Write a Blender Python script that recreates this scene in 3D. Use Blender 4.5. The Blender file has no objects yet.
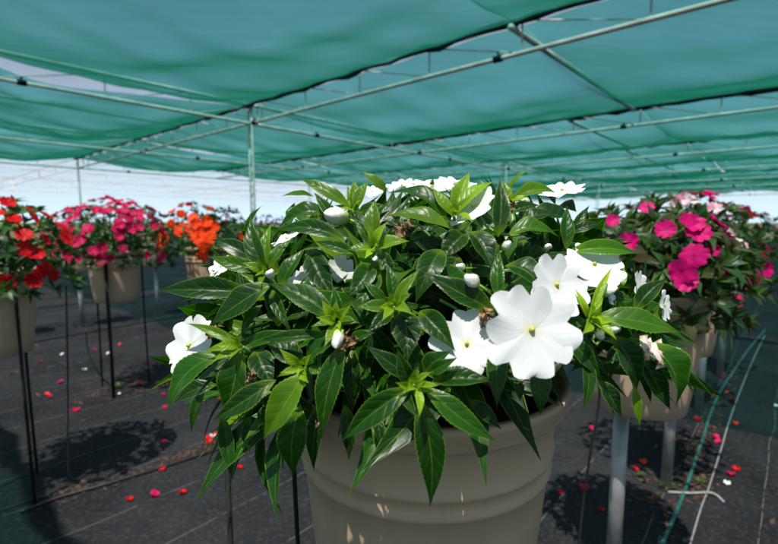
import bpy, math, random
from mathutils import Vector, Matrix
R = math.radians
rnd = random.Random(7)
sc = bpy.context.scene
COL = sc.collection
V = Vector
# ------------------------------------------------------------------ camera numbers
F = 459.0; PITCH = math.atan(50/459.0); CAMH = 1.12
cp, sp = math.cos(PITCH), math.sin(PITCH)
def ray(px, py):
    x = px-389.0; u = 272.0-py
    return V((x, F*cp+u*sp, -F*sp+u*cp))
def at(px, py, d):                       # point seen at a pixel of the photo, d metres into the scene
    r = ray(px, py); return V((r.x/r.y*d, d, CAMH+r.z/r.y*d))
def ground(px, py, z=0.0):
    r = ray(px, py); k = (z-CAMH)/r.z; return V((r.x*k, r.y*k, z))
# nursery directions
aA = math.atan2(411, 461.7)
DA = V((math.sin(aA), math.cos(aA), 0)); DB = V((-math.cos(aA), math.sin(aA), 0))
P1 = V((-2.29, 7.8, 0))
ROOF = 3.04; SA = 4.4; SB = 4.75
def grid(a, b, z=0.0): return P1 + DA*a + DB*b + V((0, 0, z))

# ------------------------------------------------------------------ scene graph helpers
def tag(o, label=None, cat=None, group=None, kind=None):
    if label: o['label'] = label
    if cat: o['category'] = cat
    if group: o['group'] = group
    if kind: o['kind'] = kind
    return o
def empty(name, loc, label, cat, group=None, rz=0):
    o = bpy.data.objects.new(name, None); COL.objects.link(o)
    o.location = loc; o.rotation_euler = (0, 0, rz); o.empty_display_size = .05
    return tag(o, label, cat, group, 'thing')
def link(name, me, parent=None, mat=None, loc=None):
    o = bpy.data.objects.new(name, me); COL.objects.link(o)
    if parent: o.parent = parent
    if loc is not None: o.location = loc
    return o
class MB:
    def __init__(s): s.v = []; s.f = []; s.uv = []; s.c = []; s.hasuv = False
    def add(s, vs, fs, uvs=None, col=None):
        n = len(s.v); s.v += [tuple(p) for p in vs]; s.f += [tuple(i+n for i in q) for q in fs]
        s.uv += uvs if uvs else [(0, 0)]*len(vs); s.c += [col or (0, 0, 0, 1)]*len(vs)
        if uvs: s.hasuv = True
    def tube(s, pts, r, n=8, cap=True):
        pts = [V(p) for p in pts]; m = len(pts); vs = []
        rr = r if isinstance(r, (list, tuple)) else [r]*m
        ref = None
        for i, p in enumerate(pts):
            t = (pts[min(i+1, m-1)]-pts[max(i-1, 0)]).normalized()
            if ref is None:
                ref = V((0, 0, 1)) if abs(t.z) < .9 else V((1, 0, 0))
            x = (ref-t*ref.dot(t)).normalized(); y = t.cross(x); ref = x
            for k in range(n):
                a = 2*math.pi*k/n
                vs.append(p+(x*math.cos(a)+y*math.sin(a))*rr[i])
        fs = [(i*n+k, i*n+(k+1) % n, (i+1)*n+(k+1) % n, (i+1)*n+k) for i in range(m-1) for k in range(n)]
        if cap: fs += [tuple(range(n))[::-1], tuple((m-1)*n+k for k in range(n))]
        s.add(vs, fs)
    def lathe(s, prof, n=64, c=(0, 0, 0)):
        vs = []; m = len(prof)
        for (r, z) in prof:
            for k in range(n):
                a = 2*math.pi*k/n; vs.append((c[0]+r*math.cos(a), c[1]+r*math.sin(a), c[2]+z))
        fs = [(i*n+k, i*n+(k+1) % n, (i+1)*n+(k+1) % n, (i+1)*n+k) for i in range(m-1) for k in range(n)]
        s.add(vs, fs)
    def blob(s, c, r, n=8, m=6, sq=(1, 1, 1), rot=None):
        vs = []; c = V(c)
        for i in range(m+1):
            th = math.pi*i/m
            for k in range(n):
                a = 2*math.pi*k/n
                p = V((math.sin(th)*math.cos(a)*sq[0], math.sin(th)*math.sin(a)*sq[1], math.cos(th)*sq[2]))*r
                if rot: p = rot @ p
                vs.append(c+p)
        s.add(vs, [(i*n+k, (i+1)*n+k, (i+1)*n+(k+1) % n, i*n+(k+1) % n) for i in range(m) for k in range(n)])
    def mesh(s, name, mat, smooth=True):
        me = bpy.data.meshes.new(name); me.from_pydata(s.v, [], s.f)
        if s.hasuv:
            ul = me.uv_layers.new(name='UVMap')
            li = [0]*len(me.loops); me.loops.foreach_get('vertex_index', li)
            flat = []
            for i in li: flat += s.uv[i]
            ul.data.foreach_set('uv', flat)
            ca = me.color_attributes.new('leafinfo', 'FLOAT_COLOR', 'POINT')
            fl = []
            for c in s.c: fl += c
            ca.data.foreach_set('color', fl)
        if smooth: me.polygons.foreach_set('use_smooth', [True]*len(me.polygons))
        me.materials.append(mat); me.update()
        return me
    def build(s, name, mat, parent=None, loc=None, smooth=True):
        return link(name, s.mesh(name, mat, smooth), parent, loc=loc)

# ------------------------------------------------------------------ materials
def newmat(name):
    m = bpy.data.materials.new(name); m.use_nodes = True
    nt = m.node_tree
    for n in list(nt.nodes): nt.nodes.remove(n)
    out = nt.nodes.new('ShaderNodeOutputMaterial')
    return m, nt, out
def N(nt, t, **kw):
    n = nt.nodes.new(t)
    for k, v in kw.items(): setattr(n, k, v)
    return n
def sock(nt, s, v):
    if hasattr(v, 'is_output'): nt.links.new(v, s)
    else:
        try: s.default_value = v
        except Exception: s.default_value = (*v, 1)
def M_(nt, op, a, b=None, c=None, clamp=False):
    n = N(nt, 'ShaderNodeMath', operation=op, use_clamp=clamp)
    sock(nt, n.inputs[0], a)
    if b is not None: sock(nt, n.inputs[1], b)
    if c is not None: sock(nt, n.inputs[2], c)
    return n.outputs[0]
def mixc(nt, f, a, b):
    n = N(nt, 'ShaderNodeMix', data_type='RGBA')
    sock(nt, n.inputs[0], f)
    for s_, v in ((n.inputs[6], a), (n.inputs[7], b)):
        if hasattr(v, 'is_output'): nt.links.new(v, s_)
        else: s_.default_value = (*v, 1)
    return n.outputs[2]
def noise(nt, scale, detail=3, vec=None, rough=.5):
    n = N(nt, 'ShaderNodeTexNoise'); n.inputs['Scale'].default_value = scale
    n.inputs['Detail'].default_value = detail; n.inputs['Roughness'].default_value = rough
    if vec is not None: nt.links.new(vec, n.inputs['Vector'])
    return n.outputs[0]
def ramp(nt, f, a, b):
    n = N(nt, 'ShaderNodeMapRange'); sock(nt, n.inputs[0], f)
    n.inputs[1].default_value = a; n.inputs[2].default_value = b; n.clamp = True
    return n.outputs[0]
def bump(nt, h, dist, strength=1.0):
    n = N(nt, 'ShaderNodeBump'); n.inputs['Strength'].default_value = strength
    n.inputs['Distance'].default_value = dist; nt.links.new(h, n.inputs['Height'])
    return n.outputs[0]
def princ(nt, col, rough=.5, metal=0, spec=.5, normal=None):
    n = N(nt, 'ShaderNodeBsdfPrincipled')
    sock(nt, n.inputs['Base Color'], col if hasattr(col, 'is_output') else (*col, 1))
    sock(nt, n.inputs['Roughness'], rough); n.inputs['Metallic'].default_value = metal
    n.inputs['Specular IOR Level'].default_value = spec
    if normal is not None: nt.links.new(normal, n.inputs['Normal'])
    return n
def simple(name, col, rough=.5, metal=0, var=.15, scale=30, bd=0, spec=.5):
    m, nt, out = newmat(name)
    tc = N(nt, 'ShaderNodeTexCoord').outputs['Object']
    f = noise(nt, scale, 5, tc)
    a = tuple(max(0, c*(1-var)) for c in col); b = tuple(min(1, c*(1+var)) for c in col)
    cc = mixc(nt, ramp(nt, f, .3, .7), a, b)
    nb = bump(nt, f, bd) if bd else None
    p = princ(nt, cc, rough, metal, spec, nb); nt.links.new(p.outputs[0], out.inputs[0])
    return m

def leaf_mat(name, dark, mid, young, rough=.3, red=0.0, transl=.22):
    m, nt, out = newmat(name)
    uv = N(nt, 'ShaderNodeUVMap'); uv.uv_map = 'UVMap'
    sx = N(nt, 'ShaderNodeSeparateXYZ'); nt.links.new(uv.outputs[0], sx.inputs[0])
    at_ = N(nt, 'ShaderNodeAttribute'); at_.attribute_name = 'leafinfo'
    sc_ = N(nt, 'ShaderNodeSeparateColor'); nt.links.new(at_.outputs['Color'], sc_.inputs[0])
    age, rv = sc_.outputs[0], sc_.outputs[1]
    au = M_(nt, 'ABSOLUTE', M_(nt, 'SUBTRACT', M_(nt, 'MULTIPLY', sx.outputs[0], 2.0), 1.0))
    v = sx.outputs[1]
    tc = N(nt, 'ShaderNodeTexCoord').outputs['Object']
    n1 = noise(nt, 45, 3, tc)
    # side veins sweeping forward from the midrib
    ph = M_(nt, 'SUBTRACT', M_(nt, 'MULTIPLY', v, 7.0), M_(nt, 'MULTIPLY', au, 1.3))
    ph = M_(nt, 'ADD', M_(nt, 'ADD', ph, M_(nt, 'MULTIPLY', n1, .9)), M_(nt, 'MULTIPLY', rv, 3.0))
    saw = M_(nt, 'ABSOLUTE', M_(nt, 'SUBTRACT', M_(nt, 'FRACT', ph), .5))      # .5 on the vein
    vein = ramp(nt, saw, .44, .5)
    h = M_(nt, 'SQRT', M_(nt, 'SUBTRACT', .27, M_(nt, 'MULTIPLY', saw, saw)))
    fade = ramp(nt, au, 1.0, .75)
    n0 = noise(nt, 28, 2, tc)
    h = M_(nt, 'MULTIPLY', h, M_(nt, 'MULTIPLY', fade, ramp(nt, n0, .25, .7)))
    h = M_(nt, 'ADD', M_(nt, 'MULTIPLY', h, .8), M_(nt, 'MULTIPLY', noise(nt, 85, 3, tc), .28))
    mid_ = ramp(nt, au, .055, .02)
    h = M_(nt, 'SUBTRACT', h, M_(nt, 'MULTIPLY', mid_, .35))
    edge = ramp(nt, au, .9, .975)
    c1 = mixc(nt, ramp(nt, age, 0, .5), dark, mid)
    c2 = mixc(nt, ramp(nt, age, .45, 1.0), c1, young)
    c3 = mixc(nt, M_(nt, 'MULTIPLY', M_(nt, 'MULTIPLY', vein, fade), .5), c2, tuple(min(1, c*1.6+.02) for c in mid))
    # the blade grows paler towards the petiole
    c3 = mixc(nt, M_(nt, 'MULTIPLY', ramp(nt, v, .22, 0), .5), c3, young)
    pale = tuple(c*1.15+.03 for c in young)
    c4 = mixc(nt, M_(nt, 'MULTIPLY', mid_, .32), c3, pale)
    c5 = mixc(nt, M_(nt, 'MULTIPLY', edge, .38), c4, pale)
    blot = ramp(nt, noise(nt, 14, 4, tc), .35, .7)
    c6 = mixc(nt, M_(nt, 'MULTIPLY', blot, .35), c5, tuple(c*.6 for c in dark))
    spot = ramp(nt, noise(nt, 120, 2, tc), .74, .8)
    c6 = mixc(nt, M_(nt, 'MULTIPLY', spot, .35), c6, (.25, .22, .1))
    if red:
        c6 = mixc(nt, M_(nt, 'MULTIPLY', ramp(nt, rv, .35, .9), red), c6, (.09, .02, .02))
    nb = bump(nt, h, .0017, .6)
    ro = M_(nt, 'ADD', M_(nt, 'MULTIPLY', noise(nt, 60, 2, tc), .16), rough-.08)
    p = princ(nt, c6, ro, 0, .30, nb)
    tr = N(nt, 'ShaderNodeBsdfTranslucent')
    tcol = N(nt, 'ShaderNodeMix', data_type='RGBA', blend_type='MULTIPLY'); tcol.inputs[0].default_value = 1
    nt.links.new(c6, tcol.inputs[6]); tcol.inputs[7].default_value = (2.4, 2.6, .9, 1)
    nt.links.new(tcol.outputs[2], tr.inputs['Color'])
    mx = N(nt, 'ShaderNodeMixShader'); mx.inputs[0].default_value = transl
    nt.links.new(p.outputs[0], mx.inputs[1]); nt.links.new(tr.outputs[0], mx.inputs[2])
    nt.links.new(mx.outputs[0], out.inputs[0])
    return m
def petal_mat(name, col, throat, tr_=.3, rough=.5, flush=None):
    m, nt, out = newmat(name)
    uv = N(nt, 'ShaderNodeUVMap'); uv.uv_map = 'UVMap'
    sx = N(nt, 'ShaderNodeSeparateXYZ'); nt.links.new(uv.outputs[0], sx.inputs[0])
    tc = N(nt, 'ShaderNodeTexCoord').outputs['Object']
    c = mixc(nt, ramp(nt, sx.outputs[1], .22, .02), col, throat)
    w = M_(nt, 'SINE', M_(nt, 'ADD', M_(nt, 'MULTIPLY', sx.outputs[0], 62.0), M_(nt, 'MULTIPLY', noise(nt, 90, 2, tc), 3.0)))
    c = mixc(nt, M_(nt, 'MULTIPLY', ramp(nt, w, .2, 1), .035), c, tuple(x*.8 for x in col))
    if flush: c = mixc(nt, M_(nt, 'MULTIPLY', ramp(nt, noise(nt, 25, 2, tc), .45, .6), .7), c, flush)
    nb = bump(nt, M_(nt, 'ADD', M_(nt, 'MULTIPLY', w, .05), noise(nt, 60, 3, tc)), .0006, .5)
    p = princ(nt, c, rough, 0, .3, nb)
    p.inputs['Specular IOR Level'].default_value = .15
    t = N(nt, 'ShaderNodeBsdfTranslucent'); nt.links.new(c, t.inputs['Color'])
    mx = N(nt, 'ShaderNodeMixShader'); mx.inputs[0].default_value = tr_
    nt.links.new(p.outputs[0], mx.inputs[1]); nt.links.new(t.outputs[0], mx.inputs[2])
    nt.links.new(mx.outputs[0], out.inputs[0])
    return m
M = {}
M['leaf'] = leaf_mat('impatiens leaf', (.005, .032, .003), (.020, .105, .002), (.26, .42, .015), .36, transl=.28)
M['leafbg'] = leaf_mat('impatiens leaf small', (.010, .040, .012), (.022, .085, .018), (.08, .18, .03), .4)
M['leafred'] = leaf_mat('bronze impatiens leaf', (.010, .036, .010), (.02, .07, .014), (.07, .16, .03), .38, red=.35)
M['white'] = petal_mat('white petal', (.84, .85, .86), (.72, .74, .48))
M['magenta'] = petal_mat('magenta petal', (.58, .006, .16), (.35, .0, .1))
M['pink'] = petal_mat('hot pink petal', (.55, .008, .085), (.6, .1, .2))
M['orange'] = petal_mat('orange petal', (.90, .065, .008), (.8, .2, .0))
M['red'] = petal_mat('red petal', (.58, .008, .010), (.4, .0, .0))
M['purple'] = petal_mat('purple petal', (.35, .01, .20), (.3, .0, .1))
M['blush'] = petal_mat('white petal with pink', (.80, .68, .70), (.6, .05, .15), flush=(.65, .10, .22))
M['bud'] = simple('creamy flower bud', (.72, .72, .42), .45, 0, .2, 90)
M['stamen'] = simple('yellow green flower eye', (.45, .42, .08), .5, 0, .3, 200)
M['stem'] = simple('green stem', (.09, .20, .04), .4, 0, .3, 40)
M['wither'] = simple('withered petal', (.27, .15, .075), .8, 0, .6, 300, .0008)
M['soil'] = simple('potting soil', (.035, .024, .016), .95, 0, .6, 120, .01)
M['steel'] = simple('galvanised steel', (.34, .34, .33), .48, .55, .25, 14, .0004)
M['trusssteel'] = simple('weathered truss steel', (.70, .60, .55), .6, .1, .3, 6)
M['black'] = simple('black painted rod', (.010, .010, .011), .7, 0, .3, 30, spec=.2)
M['blacktube'] = simple('black drip tube', (.015, .015, .016), .4, 0, .3, 30)
M['hose'] = simple('blue green hose', (.012, .10, .085), .5, 0, .35, 12)
M['string'] = simple('pale twine', (.24, .235, .22), .8, 0, .2, 60)
M['debris'] = simple('dry leaf litter', (.065, .032, .018), .9, 0, .6, 60)
M['weed'] = leaf_mat('weed leaf', (.04, .09, .02), (.06, .13, .03), (.14, .20, .05), .5)

def pot_mat():
    m, nt, out = newmat('taupe plastic pot')
    tc = N(nt, 'ShaderNodeTexCoord').outputs['Object']
    n1 = noise(nt, 9, 6, tc, .6); n2 = noise(nt, 160, 3, tc)
    mp = N(nt, 'ShaderNodeMapping'); mp.inputs['Scale'].default_value = (40, 40, 3); nt.links.new(tc, mp.inputs[0])
    mp2 = N(nt, 'ShaderNodeMapping'); mp2.inputs['Scale'].default_value = (12, 12, 220); nt.links.new(tc, mp2.inputs[0])
    streak = ramp(nt, noise(nt, 1, 4, mp.outputs[0]), .52, .75)
    c = mixc(nt, ramp(nt, n1, .3, .7), (.56, .385, .255), (.60, .42, .28))
    c = mixc(nt, M_(nt, 'MULTIPLY', streak, .22), c, (.25, .20, .14))
    sp_ = ramp(nt, noise(nt, 240, 2, tc), .72, .78)
    c = mixc(nt, M_(nt, 'MULTIPLY', sp_, .3), c, (.12, .09, .06))
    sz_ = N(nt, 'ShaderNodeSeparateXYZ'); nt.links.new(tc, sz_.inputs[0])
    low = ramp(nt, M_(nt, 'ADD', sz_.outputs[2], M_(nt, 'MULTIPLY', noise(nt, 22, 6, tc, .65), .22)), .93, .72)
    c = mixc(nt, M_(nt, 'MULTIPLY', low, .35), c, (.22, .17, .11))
    scuff = ramp(nt, noise(nt, 1.0, 3, mp2.outputs[0]), .66, .70)
    c = mixc(nt, M_(nt, 'MULTIPLY', scuff, .30), c, (.62, .55, .45))
    ro = M_(nt, 'ADD', M_(nt, 'MULTIPLY', n1, .25), .3)
    p = princ(nt, c, ro, 0, .45, bump(nt, n2, .0003, .5)); nt.links.new(p.outputs[0], out.inputs[0])
    return m
M['pot'] = pot_mat()

def fabric_mat():
    m, nt, out = newmat('black woven ground fabric')
    tc = N(nt, 'ShaderNodeTexCoord').outputs['Object']
    mp = N(nt, 'ShaderNodeMapping'); mp.inputs['Rotation'].default_value = (0, 0, aA); nt.links.new(tc, mp.inputs[0])
    s = N(nt, 'ShaderNodeSeparateXYZ'); nt.links.new(mp.outputs[0], s.inputs[0])
    wob = noise(nt, 1.3, 2, mp.outputs[0])
    X = M_(nt, 'ADD', s.outputs[0], M_(nt, 'MULTIPLY', wob, .06))    # across the rows
    Y = s.outputs[1]
    wx = M_(nt, 'SINE', M_(nt, 'MULTIPLY', X, 1500.0)); wy = M_(nt, 'SINE', M_(nt, 'MULTIPLY', Y, 1500.0))
    weave = M_(nt, 'MULTIPLY', wx, wy)
    tri = M_(nt, 'ABSOLUTE', M_(nt, 'SUBTRACT', M_(nt, 'FRACT', M_(nt, 'MULTIPLY', X, 1/.31)), .5))
    line = ramp(nt, tri, .492, .498)
    dash = ramp(nt, noise(nt, 22, 2, mp.outputs[0]), .38, .5)
    dust = ramp(nt, noise(nt, 1.6, 7, tc, .65), .35, .75)
    fine = noise(nt, 55, 4, tc)
    c = mixc(nt, dust, (.010, .0115, .014), (.034, .036, .040))
    c = mixc(nt, M_(nt, 'MULTIPLY', ramp(nt, fine, .5, .8), .5), c, (.085, .08, .075))
    c = mixc(nt, M_(nt, 'MULTIPLY', M_(nt, 'MULTIPLY', line, dash), .5), c, (.24, .24, .23))
    speck = ramp(nt, noise(nt, 75, 2, tc), .70, .74)
    c = mixc(nt, M_(nt, 'MULTIPLY', speck, .55), c, (.16, .10, .06))
    crease = noise(nt, 3.5, 4, mp.outputs[0])
    hh = M_(nt, 'ADD', M_(nt, 'MULTIPLY', weave, .02), crease)
    p = princ(nt, c, .88, 0, .05, bump(nt, hh, .05, .6)); nt.links.new(p.outputs[0], out.inputs[0])
    return m
M['fabric'] = fabric_mat()
def soil_field():
    m, nt, out = newmat('field ground')
    tc = N(nt, 'ShaderNodeTexCoord').outputs['Object']
    c = mixc(nt, ramp(nt, noise(nt, .3, 6, tc), .35, .65), (.06, .09, .03), (.14, .12, .07))
    p = princ(nt, c, .95, 0, .2, bump(nt, noise(nt, 4, 5, tc), .1)); nt.links.new(p.outputs[0], out.inputs[0])
    return m
M['field'] = soil_field()
def cloth_mat():
    m, nt, out = newmat('green shade cloth')
    tc = N(nt, 'ShaderNodeTexCoord').outputs['Object']
    mp = N(nt, 'ShaderNodeMapping'); mp.inputs['Scale'].default_value = (1, 14, 1); nt.links.new(tc, mp.inputs[0])
    n1 = noise(nt, 1.1, 3, mp.outputs[0]); n2 = noise(nt, .8, 5, tc)
    f = ramp(nt, M_(nt, 'ADD', M_(nt, 'MULTIPLY', n1, .6), M_(nt, 'MULTIPLY', n2, .4)), .35, .65)
    dc = mixc(nt, f, (.006, .115, .066), (.010, .155, .098))
    d = N(nt, 'ShaderNodeBsdfDiffuse'); nt.links.new(dc, d.inputs[0])
    t = N(nt, 'ShaderNodeBsdfTranslucent'); nt.links.new(dc, t.inputs[0])
    m1 = N(nt, 'ShaderNodeMixShader'); m1.inputs[0].default_value = .55
    nt.links.new(d.outputs[0], m1.inputs[1]); nt.links.new(t.outputs[0], m1.inputs[2])
    tp = N(nt, 'ShaderNodeBsdfTransparent'); tp.inputs[0].default_value = (.37, .83, .80, 1)
    # the open weave closes up the flatter one looks along it, as any woven net does
    lw = N(nt, 'ShaderNodeLayerWeight'); lw.inputs['Blend'].default_value = .5
    cosv = M_(nt, 'SUBTRACT', 1.0, lw.outputs['Facing'])
    m2 = N(nt, 'ShaderNodeMixShader')
    nt.links.new(M_(nt, 'MULTIPLY', ramp(nt, cosv, .08, .42), M_(nt, 'ADD', M_(nt, 'MULTIPLY', f, .07), .62)), m2.inputs[0])
    nt.links.new(m1.outputs[0], m2.inputs[1]); nt.links.new(tp.outputs[0], m2.inputs[2])
    nt.links.new(m2.outputs[0], out.inputs[0])
    return m
M['cloth'] = cloth_mat()
M['hem'] = simple('dark bunched hem of shade cloth', (.012, .022, .02), .8, 0, .5, 20)

# ------------------------------------------------------------------ leaves, flowers
def leaf(mb, b, t, w, n, arch=.1, age=.3, nl=12, nc=3, fold=.3, wav=.05, petiole=0):
    b = V(b); t = V(t); d = t-b; L = d.length
    if L < 1e-4: return
    th = d/L; n = V(n); n = n-th*n.dot(th)
    if n.length < 1e-3: n = V((0, 0, 1))-th*th.z+V((.01, 0, 0))
    n.normalize(); s = th.cross(n)
    ph = rnd.random()*6.28; skew = rnd.uniform(-.06, .06)
    vs = []; uvs = []
    cols = 2*nc+1
    for i in range(nl+1):
        v = i/nl
        g = (v**.78)*((1-v)**1.32)*(1+.35*math.sin(math.pi*v))/.332 if 0 < v < 1 else 0
        g = max(g, .045 if v < .5 else .012)
        hw = w*.5*g
        c = b+th*(L*v)+n*(arch*L*(4*v*(1-v)*(1-.35*v)-.35*max(0, v-.72)**1.5))+s*(skew*L*math.sin(math.pi*v))
        for j in range(cols):
            u = (j-nc)/nc
            if nl > 30 and abs(u) == 1: hw_ = hw*(1+.035*(1 if i % 2 else -1))
            else: hw_ = hw
            wv = wav*hw*math.sin(v*17+ph+(2 if u > 0 else 0))*abs(u)
            fo = fold*(1-.30*abs(u))*abs(u)*hw*(1.15-.5*v)
            vs.append(c+s*(u*hw_*(1-.12*fold))+n*(fo+wv)); uvs.append((u*.5+.5, v))
    fs = [(i*cols+j, i*cols+j+1, (i+1)*cols+j+1, (i+1)*cols+j) for i in range(nl) for j in range(cols-1)]
    mb.add(vs, fs, uvs, (min(1, max(0, age)), rnd.random(), 0, 1))

def flower_mesh(name, mat, rad, lobes=5, notch=.18, cup=.12, nl=7, nc=4, seed=0, spread=.66, thick=False):
    q = random.Random(seed); mb = MB()
    for k in range(lobes):
        a0 = 2*math.pi*k/lobes+q.uniform(-.1, .1); sz = rad*q.uniform(.9, 1.06); wd = spread*q.uniform(.94, 1.08)
        tilt = q.uniform(-.06, .1); zo = .004*rad*k+.0002; ph = q.random()*6; q2 = q.uniform(-.08, .08)
        ca, sa = math.cos(a0), math.sin(a0); vs = []; uvs = []
        for i in range(nl+1):
            v = i/nl
            for j in range(2*nc+1):
                u = (j-nc)/nc
                l = 1-notch*math.exp(-(u/.22)**2)-.22*abs(u)**3.2+q2*u
                r_ = sz*(.03+.97*v*l)
                lat = sz*wd*u*math.sin(min(1, v*1.05+.04)*math.pi/2)**.9*(1-.16*max(0, v-.6)/.4*abs(u))
                z = sz*((cup+tilt)*v**1.7-.10*v*v*abs(u)**2 + .05*math.sin(ph+u*4.5+v*2)*v*v-.035*v*math.exp(-(u/.12)**2))+zo
                vs.append((r_*ca-lat*sa, r_*sa+lat*ca, z)); uvs.append((u*.5+.5, v))
        c = 2*nc+1
        mb.add(vs, [(i*c+j, i*c+j+1, (i+1)*c+j+1, (i+1)*c+j) for i in range(nl) for j in range(2*nc)], uvs, (0, q.random(), 0, 1))
    return mb.mesh(name, mat)
def eye_mesh(name, rad):
    mb = MB(); mb.blob((0, 0, rad*.05), rad*.075, 8, 6, (1, 1, 1.5)); mb.blob((rad*.05, rad*.03, rad*.06), rad*.045, 6, 5)
    return mb.mesh(name, M['stamen'])
def face(loc, nrm, spin=0.0, s=1.0):
    z = V(nrm).normalized(); x = V((0, 0, 1)).cross(z)
    if x.length < .01: x = V((1, 0, 0))
    x.normalize(); y = z.cross(x)
    m = Matrix((x, y, z)).transposed().to_4x4()
    return Matrix.Translation(V(loc)) @ m @ Matrix.Rotation(spin, 4, 'Z') @ Matrix.Scale(s, 4)

# ------------------------------------------------------------------ pot
RIM = .169; RIMZ = .936; BOTZ = .602; BOTR = .124
def pot_profile():
    h = RIMZ-BOTZ
    def rr(z): return BOTR+(.160-BOTR)*((z-BOTZ)/h)**.85
    z0 = BOTZ
    pr = [(0.0, z0+.002), (BOTR-.02, z0+.002), (BOTR-.016, z0), (BOTR-.004, z0), (BOTR, z0+.004)]
    for z in (z0+.05, z0+.10, z0+.16, z0+.20): pr.append((rr(z), z))
    for zc in (.838, .860):                                    # two raised rings round the body
        pr += [(rr(zc-.006), zc-.006), (rr(zc-.004)+.0030, zc-.0035), (rr(zc)+.0034, zc+.001), (rr(zc)+.0005, zc+.0045)]
    pr += [(rr(.885), .885), (rr(.904), .904), (rr(.906)+.003, .9065), (RIM-.004, .910), (RIM-.001, .914), (RIM-.001, .924),
           (RIM+.0015, .927), (RIM+.002, .934), (RIM-.001, RIMZ), (RIM-.006, RIMZ), (RIM-.010, .930), (.156, .90), (.154, .88)]
    return pr
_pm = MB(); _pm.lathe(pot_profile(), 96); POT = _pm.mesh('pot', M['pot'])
_sm = MB(); _sm.lathe([(.0, .918), (.06, .921), (.11, .914), (.157, .908)], 40); SOIL = _sm.mesh('soil', M['soil'])

# ------------------------------------------------------------------ the main plant
C = V((.045, .56, .985)); RX, RY, RZ = .27, .235, .175
def surf(px, py, lift=0.0):
    r = ray(px, py).normalized(); o = V((0, 0, CAMH))
    best = None
    for (use_z) in (True, False):
        d = [r.x/RX, r.y/RY, r.z/RZ if use_z else 0]
        q = [(o.x-C.x)/RX, (o.y-C.y)/RY, (o.z-C.z)/RZ if use_z else 0]
        a = sum(x*x for x in d); b = 2*sum(x*y for x, y in zip(d, q)); c = sum(x*x for x in q)-1
        D = b*b-4*a*c
        k = (-b-math.sqrt(D))/(2*a) if D > 0 else -b/(2*a)
        z = o.z+r.z*k
        if use_z and z >= C.z: best = k; break
        if not use_z: best = k
    return o+r*(best-lift)
root = empty('potted_plant', (C.x, C.y, 0), 'large white flowering impatiens with glossy dark green leaves in a taupe pot, filling the foreground', 'potted plant', 'potted impatiens plants')
OFF = V((-C.x, -C.y, 0))
def loc(p): return V(p)+OFF
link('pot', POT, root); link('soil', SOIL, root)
LM = MB()
def key(bx, by, tx, ty, w, age=.3, lift=.0, arch=.12, up=.55, roll=0, dt=.012, nl=36, fold=None):
    if fold is None: fold = rnd.uniform(.35, .75)
    if not roll: roll = rnd.uniform(-16, 16)
    b = surf(bx, by, lift); t = surf(tx, ty, lift+dt)
    o = V((0, 0, CAMH)); rb, rt = (b-o).length, (t-o).length       # a leaf leans away by no more than half its spread
    lat = math.hypot(tx-bx, ty-by)/F*rb
    t = o+ray(tx, ty).normalized()*(rb+max(-.5*lat, min(.40*lat, rt-rb)))
    m = (b+t)/2; out = (m-C); out.z *= 1.2; out.normalize()
    cam = (V((0, 0, CAMH))-m).normalized()
    n = out*.45+V((0, 0, 1))*up+cam*.55
    d = (t-b).normalized()
    n = (n-d*n.dot(d)).normalized()
    if roll: n = Matrix.Rotation(R(roll), 3, d) @ n
    ww = w*m.y/F*.99/max(.45, abs(n.dot(cam))+.1)
    leaf(LM, loc(b), loc(t), ww, n, arch, age, nl, 4, fold)
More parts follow.
